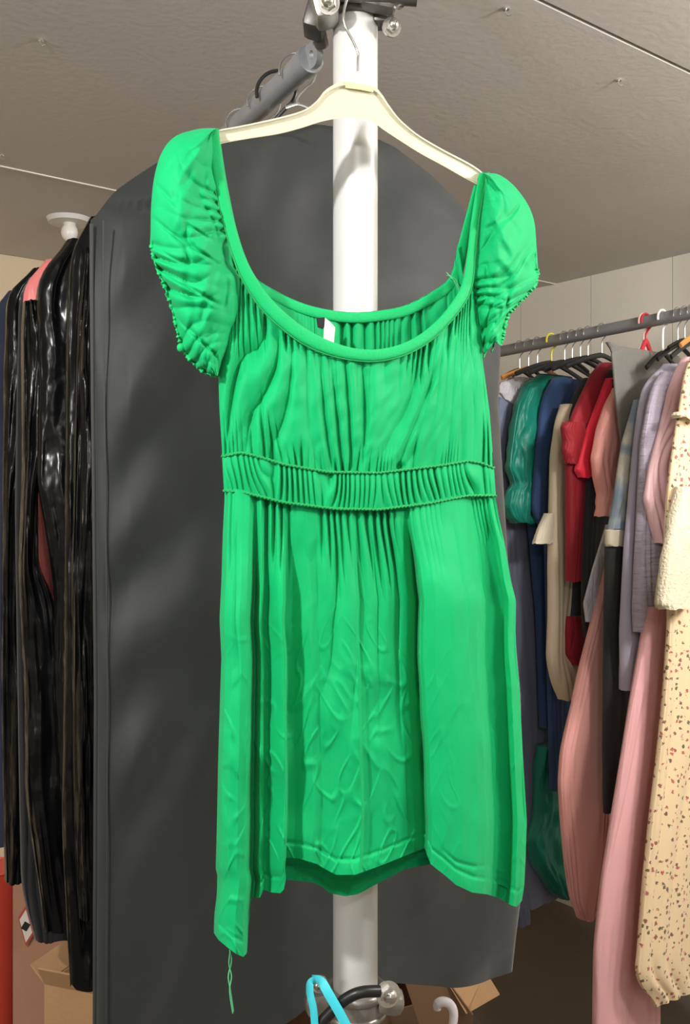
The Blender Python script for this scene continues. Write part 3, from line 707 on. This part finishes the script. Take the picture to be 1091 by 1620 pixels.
t, pl = coat('vinyl_skirt', 'long glossy black vinyl skirt with a straight hem above the red tub', .86,
    [(428, 60, 120), (440, 30, 130), (470, 10, 140), (600, 6, 140), (800, 4, 60), (1000, 2, 60), (1200, 4, 50), (1380, 8, 42), (1393, 8, 40)], M['vinyl'], 'skirt', nfold=3, amp=.012, seed=12, rip=.010)
t, pl = coat('black_coat', 'matt black cloth coat hanging low behind the vinyl clothes at the left', .78,
    [(440, 50, 150), (470, 30, 150), (800, 24, 150), (1200, 30, 150), (1400, 34, 150), (1460, 48, 150), (1485, 58, 120)], M['matte_black'], 'coat', nfold=7, amp=.010, seed=14)
t, pl = coat('navy_coat', 'dark navy coat at the far left edge behind the vinyl skirt', 1.0,
    [(462, 20, 90), (480, -10, 100), (640, -30, 100), (800, -40, 100), (1100, -45, 80), (1340, -40, 60)], cloth('navy_coat', (36, 42, 62)), 'coat', nfold=7, amp=.010, seed=16)
for i, (tt, mh) in enumerate(((.07, 'wire'), (.15, 'wire_dark'), (.20, 'wire'), (.30, 'wire'))):
    lb = ('thin wire hanger on the back rail nearest the pole', 'black plastic hanger hooked on the back rail', 'wire hanger on the back rail just behind the black hook', 'wire hanger on the back rail next to the cover\'s top')[i]
    h = rack_hanger(r2(tt), (A2-B2*(.75 if i == 1 else .45)).normalized(), M[mh], M[mh], lb, None, half=.018, tube=(.026, .029, .025, .0245)[i], drop=.05-.003*i, thick=.0016 if mh == 'wire' else .003, barr=.0016, slope=.006)
for tt in (.47, .60, .645, .70, .78, .86, 1.0):
    rack_hanger(r2(tt), A2, M['wire'], M['wire'], 'wire hanger hidden in the black clothes at the left', 'hangers in the black clothes', half=.15, drop=.075, barr=.0016, slope=.06)

# ------------------------------------------------------------------ right rail and clothes
R1a = P(1091, 495, 2.75)
def r1(tt): q = R1a+B*tt; q.z = R1a.z-.0254*tt; return q
rail1 = empty('wall_rail', r1(0)); tag(rail1, 'grey steel clothes rail along the right wall carrying coloured clothes', 'rail')
te = (CO-R1a).dot(B)-.004
MB().cyl(r1(-1.3), r1(te), .0185, n=40).build('tube', M['galv'], rail1)
MB().cyl(r1(te-.008), r1(te), .042, n=32).build('wall_flange', M['clamp'], rail1)
q = r1(-1.28); MB().cyl(q, Vector((q.x, q.y, CEIL)), .018, n=24).build('ceiling_strut', M['galv'], rail1)
def t1(px):
    a = (px-CX)/F; return (a*R1a.y-R1a.x)/(B.x-a*B.y)
def gar1(px, yaw=0):
    q = r1(t1(px)); u = A.copy(); u.rotate(Matrix.Rotation(R(yaw), 3, 'Z')); return Plane(Vector((q.x, q.y, 0)), u)
C1 = dict(slate=cloth('slate_cloth', (118, 126, 148)), emerald=cloth('emerald_satin', (16, 132, 112), .38, vary=.2, bump=.5), navy=cloth('navy_cloth', (48, 74, 116)), lace=cloth('white_lace', (205, 202, 208), .8, bump=.9, bscale=120),
    beige=cloth('beige_cloth', (214, 200, 172)), char=cloth('charcoal_cloth', (50, 50, 50)), red=cloth('red_cloth', (248, 52, 78), .5), dred=cloth('dark_red_cloth', (150, 26, 40), .6), salmon=cloth('salmon_satin', (250, 176, 166), .4),
    grey=cloth('grey_cover', (122, 120, 114), .6), sheer=cloth('pale_check_cloth', (172, 182, 180)), lav=cloth('lavender_cloth', (192, 188, 208)), plaid=cloth('lavender_seersucker', (190, 182, 200), .8, bump=.9, bscale=60, bstretch=(.2, .2, 1.5)),
    pink=cloth('pink_cloth', (236, 194, 198)), rose=cloth('dusty_rose_cloth', (232, 176, 178)), rose2=cloth('rose_cloth', (230, 168, 160)), cream=cloth('cream_cuff', (222, 214, 190)), wood=mat('hanger_wood', (190, 128, 66), .45), yellow=mat('yellow_plastic', (206, 196, 60), .4), pinkp=mat('pink_plastic', (225, 180, 176), .4), black=cloth('black_cloth', (40, 40, 42)), redp=mat('red_plastic_hook', (190, 40, 50), .4), lacec=cloth('cream_lace', (232, 220, 190), .85, bump=.6, bscale=160, bstretch=(1, 1, 1)))
# printed fabrics
def printed(name, base, spots, scale, rad, dense=.45):
    m = cloth(name, base, .8, vary=0); nt = m.node_tree; N = nt.nodes; L = nt.links; b = N['Principled BSDF']
    tc = N.new('ShaderNodeTexCoord'); vo = N.new('ShaderNodeTexVoronoi'); vo.inputs['Scale'].default_value = scale; vo.inputs['Randomness'].default_value = .75
    no = N.new('ShaderNodeTexNoise'); no.inputs['Scale'].default_value = scale*3; ad = N.new('ShaderNodeMix'); ad.data_type = 'VECTOR'; ad.inputs[0].default_value = .012
    L.new(tc.outputs['Object'], ad.inputs[4]); L.new(no.outputs['Color'], ad.inputs[5]); L.new(tc.outputs['Object'], no.inputs['Vector']); L.new(ad.outputs[1], vo.inputs['Vector'])
    lt = N.new('ShaderNodeMath'); lt.operation = 'LESS_THAN'; L.new(vo.outputs['Distance'], lt.inputs[0]); lt.inputs[1].default_value = rad
    sp = N.new('ShaderNodeSeparateColor'); L.new(vo.outputs['Color'], sp.inputs[0])
    r = N.new('ShaderNodeValToRGB'); r.color_ramp.interpolation = 'CONSTANT'
    for i, c in enumerate(spots):
        e = r.color_ramp.elements[i] if i < 2 else r.color_ramp.elements.new(i/len(spots))
        e.position = i/len(spots); e.color = (*lin(c), 1)
    L.new(sp.outputs[0], r.inputs[0])
    mx = N.new('ShaderNodeMix'); mx.data_type = 'RGBA'; mx.inputs[6].default_value = (*lin(base), 1); L.new(r.outputs[0], mx.inputs[7]); L.new(lt.outputs[0], mx.inputs[0]); L.new(mx.outputs[2], b.inputs['Base Color'])
    return m
C1['floral'] = printed('floral_print', (232, 208, 168), [(150, 96, 84), (120, 92, 80), (186, 100, 96), (104, 100, 70)], 62, .30)
def checks(name, base, line, sc):
    m = cloth(name, base, .8, vary=0); nt = m.node_tree; N = nt.nodes; L = nt.links; b = N['Principled BSDF']
    tc = N.new('ShaderNodeTexCoord'); n = N.new('ShaderNodeTexNoise'); n.inputs['Scale'].default_value = sc; n.inputs['Detail'].default_value = 1
    L.new(tc.outputs['Object'], n.inputs['Vector']); r = N.new('ShaderNodeValToRGB'); r.color_ramp.elements[0].position = .42; r.color_ramp.elements[1].position = .58
    r.color_ramp.elements[0].color = (*lin(base), 1); r.color_ramp.elements[1].color = (*lin(line), 1); L.new(n.outputs['Fac'], r.inputs[0]); L.new(r.outputs[0], b.inputs['Base Color']); return m
C1['sheer'] = checks('pale_blotched_print', (140, 158, 176), (206, 206, 190), 14)
def garment(name, label, cat, hookpx, pieces, hook='wire', bar='wire_dark', hlabel=None, yaw=0, half=.17, drop=.09, slope=.05):
    pl = gar1(hookpx, yaw); q = r1(t1(hookpx)); t = empty(name, q-Z*.1); tag(t, label, cat)
    for i, (pn, rows, mt, k) in enumerate(pieces):
        k = dict(k); k.setdefault('seed', hookpx % 17+i*3); k.setdefault('nc', 100); k.setdefault('nr', 70)
        hang(pn, rows, pl, k.pop('th', .020), C1[mt] if isinstance(mt, str) else mt, t, **k)
    if hlabel:
        rack_hanger(q, pl.u, M.get(hook) or C1[hook], M.get(bar) or C1[bar], hlabel, None, half=half, drop=drop, slope=slope, barr=.0045, thick=.0017 if hook == 'wire' else .0035)
    return t
garment('slate_dress', 'long slate grey dress with a white lace collar, furthest on the right rail', 'dress', 850, [
    ('body', [(598, 812, 860), (612, 792, 880), (640, 784, 890), (760, 786, 890), (900, 796, 890), (1100, 808, 900), (1300, 818, 900), (1425, 824, 890), (1436, 828, 880)], 'slate', dict(nfold=8, amp=.012)),
    ('lace_collar', [(597, 812, 850), (606, 788, 850), (622, 784, 846), (634, 792, 838), (642, 806, 822)], 'lace', dict(th=.024, amp=.003, off=.006, nr=30)),
    ('sash', [(1420, 812, 838), (1440, 816, 836), (1466, 820, 836)], 'slate', dict(th=.012, nr=20))], hlabel='wooden hanger with wire hook in the slate grey dress', bar='wood', drop=.075)
garment('emerald_blouse', 'shiny emerald green satin blouse with full sleeves on the right rail', 'blouse', 872, [
    ('body', [(592, 858, 900), (604, 834, 910), (640, 822, 910), (760, 830, 910), (980, 850, 900), (1150, 856, 900)], 'navy', dict(nfold=7, amp=.010)),
    ('yoke', [(594, 850, 895), (606, 830, 898), (640, 822, 890), (680, 822, 880)], 'emerald', dict(th=.024, amp=.004, nr=40, off=.003)),
    ('sleeve', [(612, 826, 852), (640, 812, 858), (690, 804, 852), (740, 798, 850), (768, 808, 846), (775, 800, 852), (800, 793, 862), (822, 800, 852), (828, 810, 842)], 'emerald', dict(th=.024, off=.012, amp=.016, nfold=7, rip=.007)),
    ], hlabel='black hanger in the emerald satin blouse', hook='yellow', drop=.07)
garment('emerald_gown', 'crumpled dark emerald gown hem showing low behind the rose skirts', 'gown', 868, [
    ('skirt', [(1180, 852, 900), (1290, 846, 904), (1330, 838, 905), (1370, 846, 908), (1412, 872, 910), (1420, 885, 905)], 'emerald', dict(th=.03, amp=.02, nfold=7, rip=.012))])
garment('navy_blouse', 'navy blue blouse hanging between emerald satin and beige', 'blouse', 893, [
    ('body', [(598, 880, 920), (612, 864, 925), (650, 854, 925), (740, 846, 925), (808, 840, 925), (850, 862, 925), (1250, 872, 925)], 'navy', dict(nfold=6, amp=.008))], hlabel='black hanger in the navy blue blouse', drop=.075)
garment('beige_top', 'pale beige long sleeved top with a gathered cuff on the right rail', 'top', 918, [
    ('sleeve', [(640, 886, 905), (665, 876, 906), (720, 868, 904), (800, 866, 902), (900, 864, 900), (980, 865, 898), (1040, 862, 902), (1075, 868, 916), (1098, 877, 912), (1106, 884, 902)], 'beige', dict(th=.022, off=.012, amp=.007, nfold=4)),
    ('frill', [(812, 858, 866), (836, 846, 868), (860, 838, 866)], 'cream', dict(th=.014, amp=.006, nfold=7, off=.014, nr=24))], hlabel='black hanger in the beige top', drop=.075)
garment('charcoal_jacket', 'charcoal jacket with open shoulder next to the red blouse', 'jacket', 930, [
    ('body', [(598, 926, 965), (615, 912, 968), (640, 903, 970), (665, 896, 970), (690, 904, 970), (760, 908, 965), (900, 905, 960), (960, 900, 955), (975, 898, 950)], 'char', dict(nfold=5, amp=.006)),
    ('cuff', [(975, 892, 928), (1000, 890, 929), (1035, 892, 926), (1052, 902, 920)], 'dred', dict(th=.02, off=.010, nr=24, amp=.005))], hlabel='black hanger in the charcoal jacket', drop=.075)
garment('red_blouse', 'bright red blouse with ruffled sleeves on the right rail', 'blouse', 952, [
    ('shoulder', [(574, 952, 975), (588, 938, 975), (620, 922, 972), (650, 908, 960), (672, 900, 945), (735, 896, 940), (920, 898, 920)], 'dred', dict(nfold=5, amp=.005)),
    ('ruffle', [(668, 886, 914), (676, 882, 916), (700, 886, 914), (712, 884, 914), (734, 890, 912)], 'dred', dict(th=.018, off=.016, amp=.008, nfold=6, nr=24)),
    ('sleeve', [(600, 946, 966), (640, 930, 960), (680, 914, 950), (720, 902, 938), (744, 895, 931), (756, 903, 928)], 'red', dict(th=.016, off=.034, amp=.004, nfold=3, nr=50))], hlabel='black hanger with a white stem in the red blouse', drop=.075)
garment('black_coat', 'long plain black coat hanging behind the salmon pink sleeve', 'coat', 966, [
    ('body', [(585, 968, 990), (600, 958, 990), (640, 950, 990), (700, 936, 990), (780, 928, 990), (900, 922, 990), (975, 922, 985), (1180, 960, 990)], 'black', dict(nfold=6, amp=.008))])
garment('salmon_blouse', 'salmon pink satin blouse with a long sleeve and tight cuff', 'blouse', 985, [
    ('sleeve', [(614, 968, 978), (640, 952, 980), (680, 938, 978), (725, 929, 975), (755, 934, 968), (785, 942, 964), (790, 940, 962), (817, 938, 961)], 'salmon', dict(th=.022, off=.016, amp=.007, nfold=4))])
garment('grey_cover', 'mid grey fabric cover with a pointed corner draped on the right rail', 'cover', 1018, [
    ('body', [(548, 974, 1072), (556, 966, 1078), (580, 969, 1080), (620, 972, 1080), (700, 982, 1080), (780, 986, 1080)], 'grey', dict(th=.012, nfold=3, amp=.004)),
    ('corner_flap', [(541, 959, 963), (546, 961, 978), (551, 964, 1000), (562, 968, 1040)], 'grey', dict(th=.008, amp=.001, nfold=2, nr=20, sm=.005))], hlabel='thick pink plastic hanger above the grey cover', hook='pinkp', bar='pinkp', half=.03, drop=.06)
garment('print_blouse', 'pale blue and cream blotched blouse with a white cuff', 'blouse', 1048, [
    ('sleeve', [(632, 1006, 1030), (660, 998, 1030), (700, 986, 1020), (740, 980, 1010), (800, 972, 1000), (838, 964, 992)], 'sheer', dict(th=.018, amp=.005, nfold=4)),
    ('cuff', [(838, 960, 986), (862, 960, 984), (864, 962, 982)], 'cream', dict(th=.018, nr=14, amp=.001)),
    ('body', [(866, 964, 1010), (1000, 962, 1010), (1180, 960, 1010), (1290, 962, 1010)], 'char', dict(nfold=4, amp=.005, off=-.01))], hlabel='white slim hanger in the blotched blouse', hook='white_plastic', bar='wire_dark', drop=.10, half=.08)
garment('lavender_shirt', 'plain lavender shirt with a long sleeve hanging on the right rail', 'shirt', 1072, [
    ('body', [(576, 1056, 1091), (590, 1036, 1095), (612, 1018, 1095), (650, 1010, 1095), (700, 1004, 1095), (780, 996, 1095), (860, 989, 1095), (950, 984, 1095), (1000, 982, 1040), (1060, 984, 1010), (1092, 986, 1003)], 'lav', dict(nfold=7, amp=.009)),
    ], hlabel='dark hanger in the plain lavender shirt', half=.10, drop=.085)
garment('seersucker_dress', 'pale lavender crinkled dress with ruched bands beside the plain lavender shirt', 'dress', 1094, [
    ('sleeve', [(588, 1050, 1075), (610, 1034, 1072), (640, 1026, 1066), (700, 1016, 1056), (780, 1012, 1046), (860, 1008, 1046), (960, 1004, 1042), (1000, 1006, 1036)], 'plaid', dict(th=.020, amp=.008, nfold=5))], hlabel='dark hanger in the crinkled lavender dress', half=.10, drop=.085)
garment('rose_skirt', 'dusty rose long skirt with a draped rounded hem, left of two rose skirts', 'skirt', 1000, [
    ('body', [(880, 962, 976), (930, 950, 976), (990, 936, 974), (1050, 920, 972), (1120, 904, 970), (1190, 888, 968), (1240, 885, 966), (1300, 889, 962), (1370, 896, 956), (1420, 904, 946), (1446, 914, 936), (1454, 922, 930)], 'rose2', dict(nfold=6, amp=.014)),
    ('underlayer', [(830, 966, 976), (900, 944, 970), (955, 930, 950), (985, 934, 945)], 'lace', dict(th=.008, off=-.015, amp=.002, nr=30))])
garment('rose_dress', 'long dusty rose dress reaching towards the floor, right of two rose skirts', 'dress', 1104, [
    ('skirt', [(960, 1024, 1065), (1000, 1018, 1062), (1100, 1000, 1060), (1200, 984, 1056), (1300, 968, 1050), (1400, 952, 1044), (1500, 942, 1040), (1700, 938, 1040)], 'rose', dict(nfold=6, amp=.012)),
    ], yaw=0)
garment('pink_blouse', 'light pink blouse with a wide sleeve beside the floral dress', 'blouse', 1112, [
    ('body', [(565, 1082, 1120), (590, 1068, 1120), (620, 1058, 1120), (680, 1044, 1120), (740, 1028, 1110), (790, 1020, 1100), (830, 1030, 1090), (860, 1040, 1080)], 'pink', dict(nfold=5, amp=.010))], hlabel='orange wooden hanger in the pink blouse', bar='wood', drop=.06, half=.11)
garment('floral_dress', 'cream dress with small floral print and lace sleeve, nearest on the right rail', 'dress', 1150, [
    ('body', [(555, 1100, 1180), (580, 1086, 1190), (640, 1076, 1200), (700, 1066, 1200), (780, 1056, 1200), (850, 1052, 1200), (980, 1058, 1200), (1100, 1050, 1200), (1200, 1040, 1200), (1300, 1028, 1200), (1400, 1018, 1200), (1500, 1010, 1200), (1552, 1005, 1200), (1590, 1040, 1200)], 'floral', dict(nfold=9, amp=.014, nc=160, nr=110)),
    ('lace_sleeve', [(770, 1056, 1090), (820, 1046, 1092), (880, 1034, 1090), (930, 1026, 1086), (955, 1024, 1074), (962, 1030, 1060)], 'lacec', dict(th=.022, off=.030, amp=.010, nfold=7, rip=.003)),
    ('waist_frill', [(652, 1064, 1130), (658, 1060, 1140), (664, 1064, 1130)], 'lacec', dict(th=.03, off=.012, nr=12, amp=.006))], hlabel='wire hanger in the floral dress', bar='wire', drop=.07, half=.12)
# spare hooks between the garments
for px, lb in ((822, 'empty dark hanger, leftmost thin wire hook on the right rail'), (836, 'empty dark hanger with its wire hook just left of the slate dress\'s hook'), (905, 'empty dark hanger with its wire hook above the beige top'), (1083, 'empty dark hanger with its wire hook above the light pink blouse')):
    rack_hanger(r1(t1(px)), A, M['wire'], M['wire_dark'], lb, 'spare hangers on the right rail', half=.08, drop=.075, slope=.03)
h = rack_hanger(r1(t1(1022)), A, C1['redp'], C1['redp'], 'red plastic hanger hook beside the thick pink one', None, half=.03, drop=.055, thick=.003)

# ------------------------------------------------------------------ cartons and small things below
def carton(name, label, c, size, yaw, matl, flaps=(), cat='box'):
    t = empty(name, Vector(c)); tag(t, label, cat); rm = Matrix.Rotation(R(yaw), 3, 'Z'); c = Vector(c); sx_, sy_, sz_ = size
    m = MB(); th = .005
    for sg in (-1, 1):
        m.box(c+rm @ Vector((sg*(sx_-th)/2, 0, sz_/2)), (th, sy_, sz_), rm); m.box(c+rm @ Vector((0, sg*(sy_-th)/2, sz_/2)), (sx_-2*th, th, sz_), rm)
    m.box(c+Vector((0, 0, th/2)), (sx_-2*th, sy_-2*th, th), rm)
    m.build('body', matl, t, smooth=False)
    for (side, length, ang) in flaps:
        m = MB()
        ax = {'front': Vector((0, -1, 0)), 'back': Vector((0, 1, 0)), 'left': Vector((-1, 0, 0)), 'right': Vector((1, 0, 0))}[side]
        wd = sx_ if side in ('front', 'back') else sy_; base = ax*((sy_ if side in ('front', 'back') else sx_)/2)+Vector((0, 0, sz_))
        dd = ax*math.cos(R(ang))+Vector((0, 0, 1))*math.sin(R(ang)); side_v = Vector((0, 0, 1)).cross(ax)
        nn = dd.cross(side_v)*.004
        p = [base-side_v*wd/2, base+side_v*wd/2, base+side_v*wd/2*.97+dd*length, base-side_v*wd/2*.97+dd*length]
        m.prism([c+rm @ q for q in p], rm @ nn); m.build('flap', matl, t, smooth=False)
    return t
# tall carton at the left, with a diamond label
D1 = 2.45; bx = P(12, 1400, D1)
t = carton('tall_carton', 'tall reddish brown cardboard carton with a diamond label under the vinyl clothes', (bx.x+.20, D1+.2, 0), (.38, .38, CZ+(HY-1400)/F*D1), 0, M['carton_red'])
cf = P(41, 1465, D1-.004)
for (sc_, mm, dy, nm) in ((1, M['label_red'], 0, 'diamond_label'), (.80, M['label_white'], -.0012, 'label_field')):
    hx, hz = .020*sc_, .052*sc_
    MB().prism([cf+Vector((-hx, dy, .02*sc_)), cf+Vector((0, dy, hz)), cf+Vector((hx, dy, -.02*sc_)), cf+Vector((0, dy, -hz))], (0, .0012, 0)).build(nm, mm, t, smooth=False)
MB().box(cf+Vector((0, -.0022, 0)), (.016, .001, .02), Matrix.Rotation(R(30), 3, 'Y')).build('label_mark', M['tag_black'], t, smooth=False)
D2_ = 2.05; b2 = P(158, 1535, D2_)
t = carton('open_carton', 'small light brown open carton standing in front of the tall carton', (b2.x+.02, D2_+.05, 0), (.20, .22, b2.z-.02), -20, M['carton'], (('front', .05, 60), ('left', .05, 40), ('right', .10, 70), ('back', .1, 80)))
# red tub at the left edge
rt = P(-12, 1425, 2.75); tb = empty('red_tub', (rt.x, rt.y, 0)); tag(tb, 'red plastic tub at the far left edge below the vinyl skirt', 'tub')
zt_ = CZ+(HY-1392)/F*2.75
MB().cyl((rt.x-.02, rt.y+.1, 0), (rt.x-.02, rt.y+.1, zt_), .05, .066, n=40, caps=True).build('body', M['red_plastic'], tb)
MB().torus((rt.x-.02, rt.y+.1, zt_), (0, 0, 1), .066, .005).build('rim', M['red_plastic'], tb)
# carton behind the pole foot
D3 = 2.35; c3 = P(705, 1560, D3)
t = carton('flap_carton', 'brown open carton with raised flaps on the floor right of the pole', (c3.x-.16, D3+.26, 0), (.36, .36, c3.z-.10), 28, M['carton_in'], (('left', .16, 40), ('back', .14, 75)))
fl = [P(700, 1542, D3), P(768, 1538, D3+.05), P(790, 1574, D3+.06), P(745, 1600, D3), P(737, 1604, D3-.02)]
fl2 = [P(632, 1530, D3), P(700, 1542, D3), P(748, 1606, D3-.02), P(745, 1680, D3), P(690, 1700, D3)]
o = MB().prism(fl, (0, .004, .002)).build('flap', M['carton'], t, smooth=False)
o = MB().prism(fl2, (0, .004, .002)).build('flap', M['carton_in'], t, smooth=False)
# crate holding the white hook
D4 = 1.9; hk = smooth_path([P(692, 1597, D4), P(691, 1590, D4), P(699, 1585, D4), P(710, 1588, D4), P(717, 1600, D4), P(716, 1620, D4), P(708, 1650, D4), P(704, 1700, D4), P(702, 1760, D4)], 40)
t = empty('white_hanger', P(704, 1700, D4)); tag(t, 'white plastic hanger with its hook end up at the bottom edge right of the pole', 'hanger')
MB().tube(hk, [.0085]*6+[.0095]*35, 14, flat=.75).build('hook', M['white_plastic'], t)
bc = P(702, 1755, D4)
MB().tube([bc+Vector((x*.19, x*.06, -.055*abs(x)**1.3)) for x in np.linspace(-1, 1, 21)], .008, 10).build('shoulder_bar', M['white_plastic'], t)
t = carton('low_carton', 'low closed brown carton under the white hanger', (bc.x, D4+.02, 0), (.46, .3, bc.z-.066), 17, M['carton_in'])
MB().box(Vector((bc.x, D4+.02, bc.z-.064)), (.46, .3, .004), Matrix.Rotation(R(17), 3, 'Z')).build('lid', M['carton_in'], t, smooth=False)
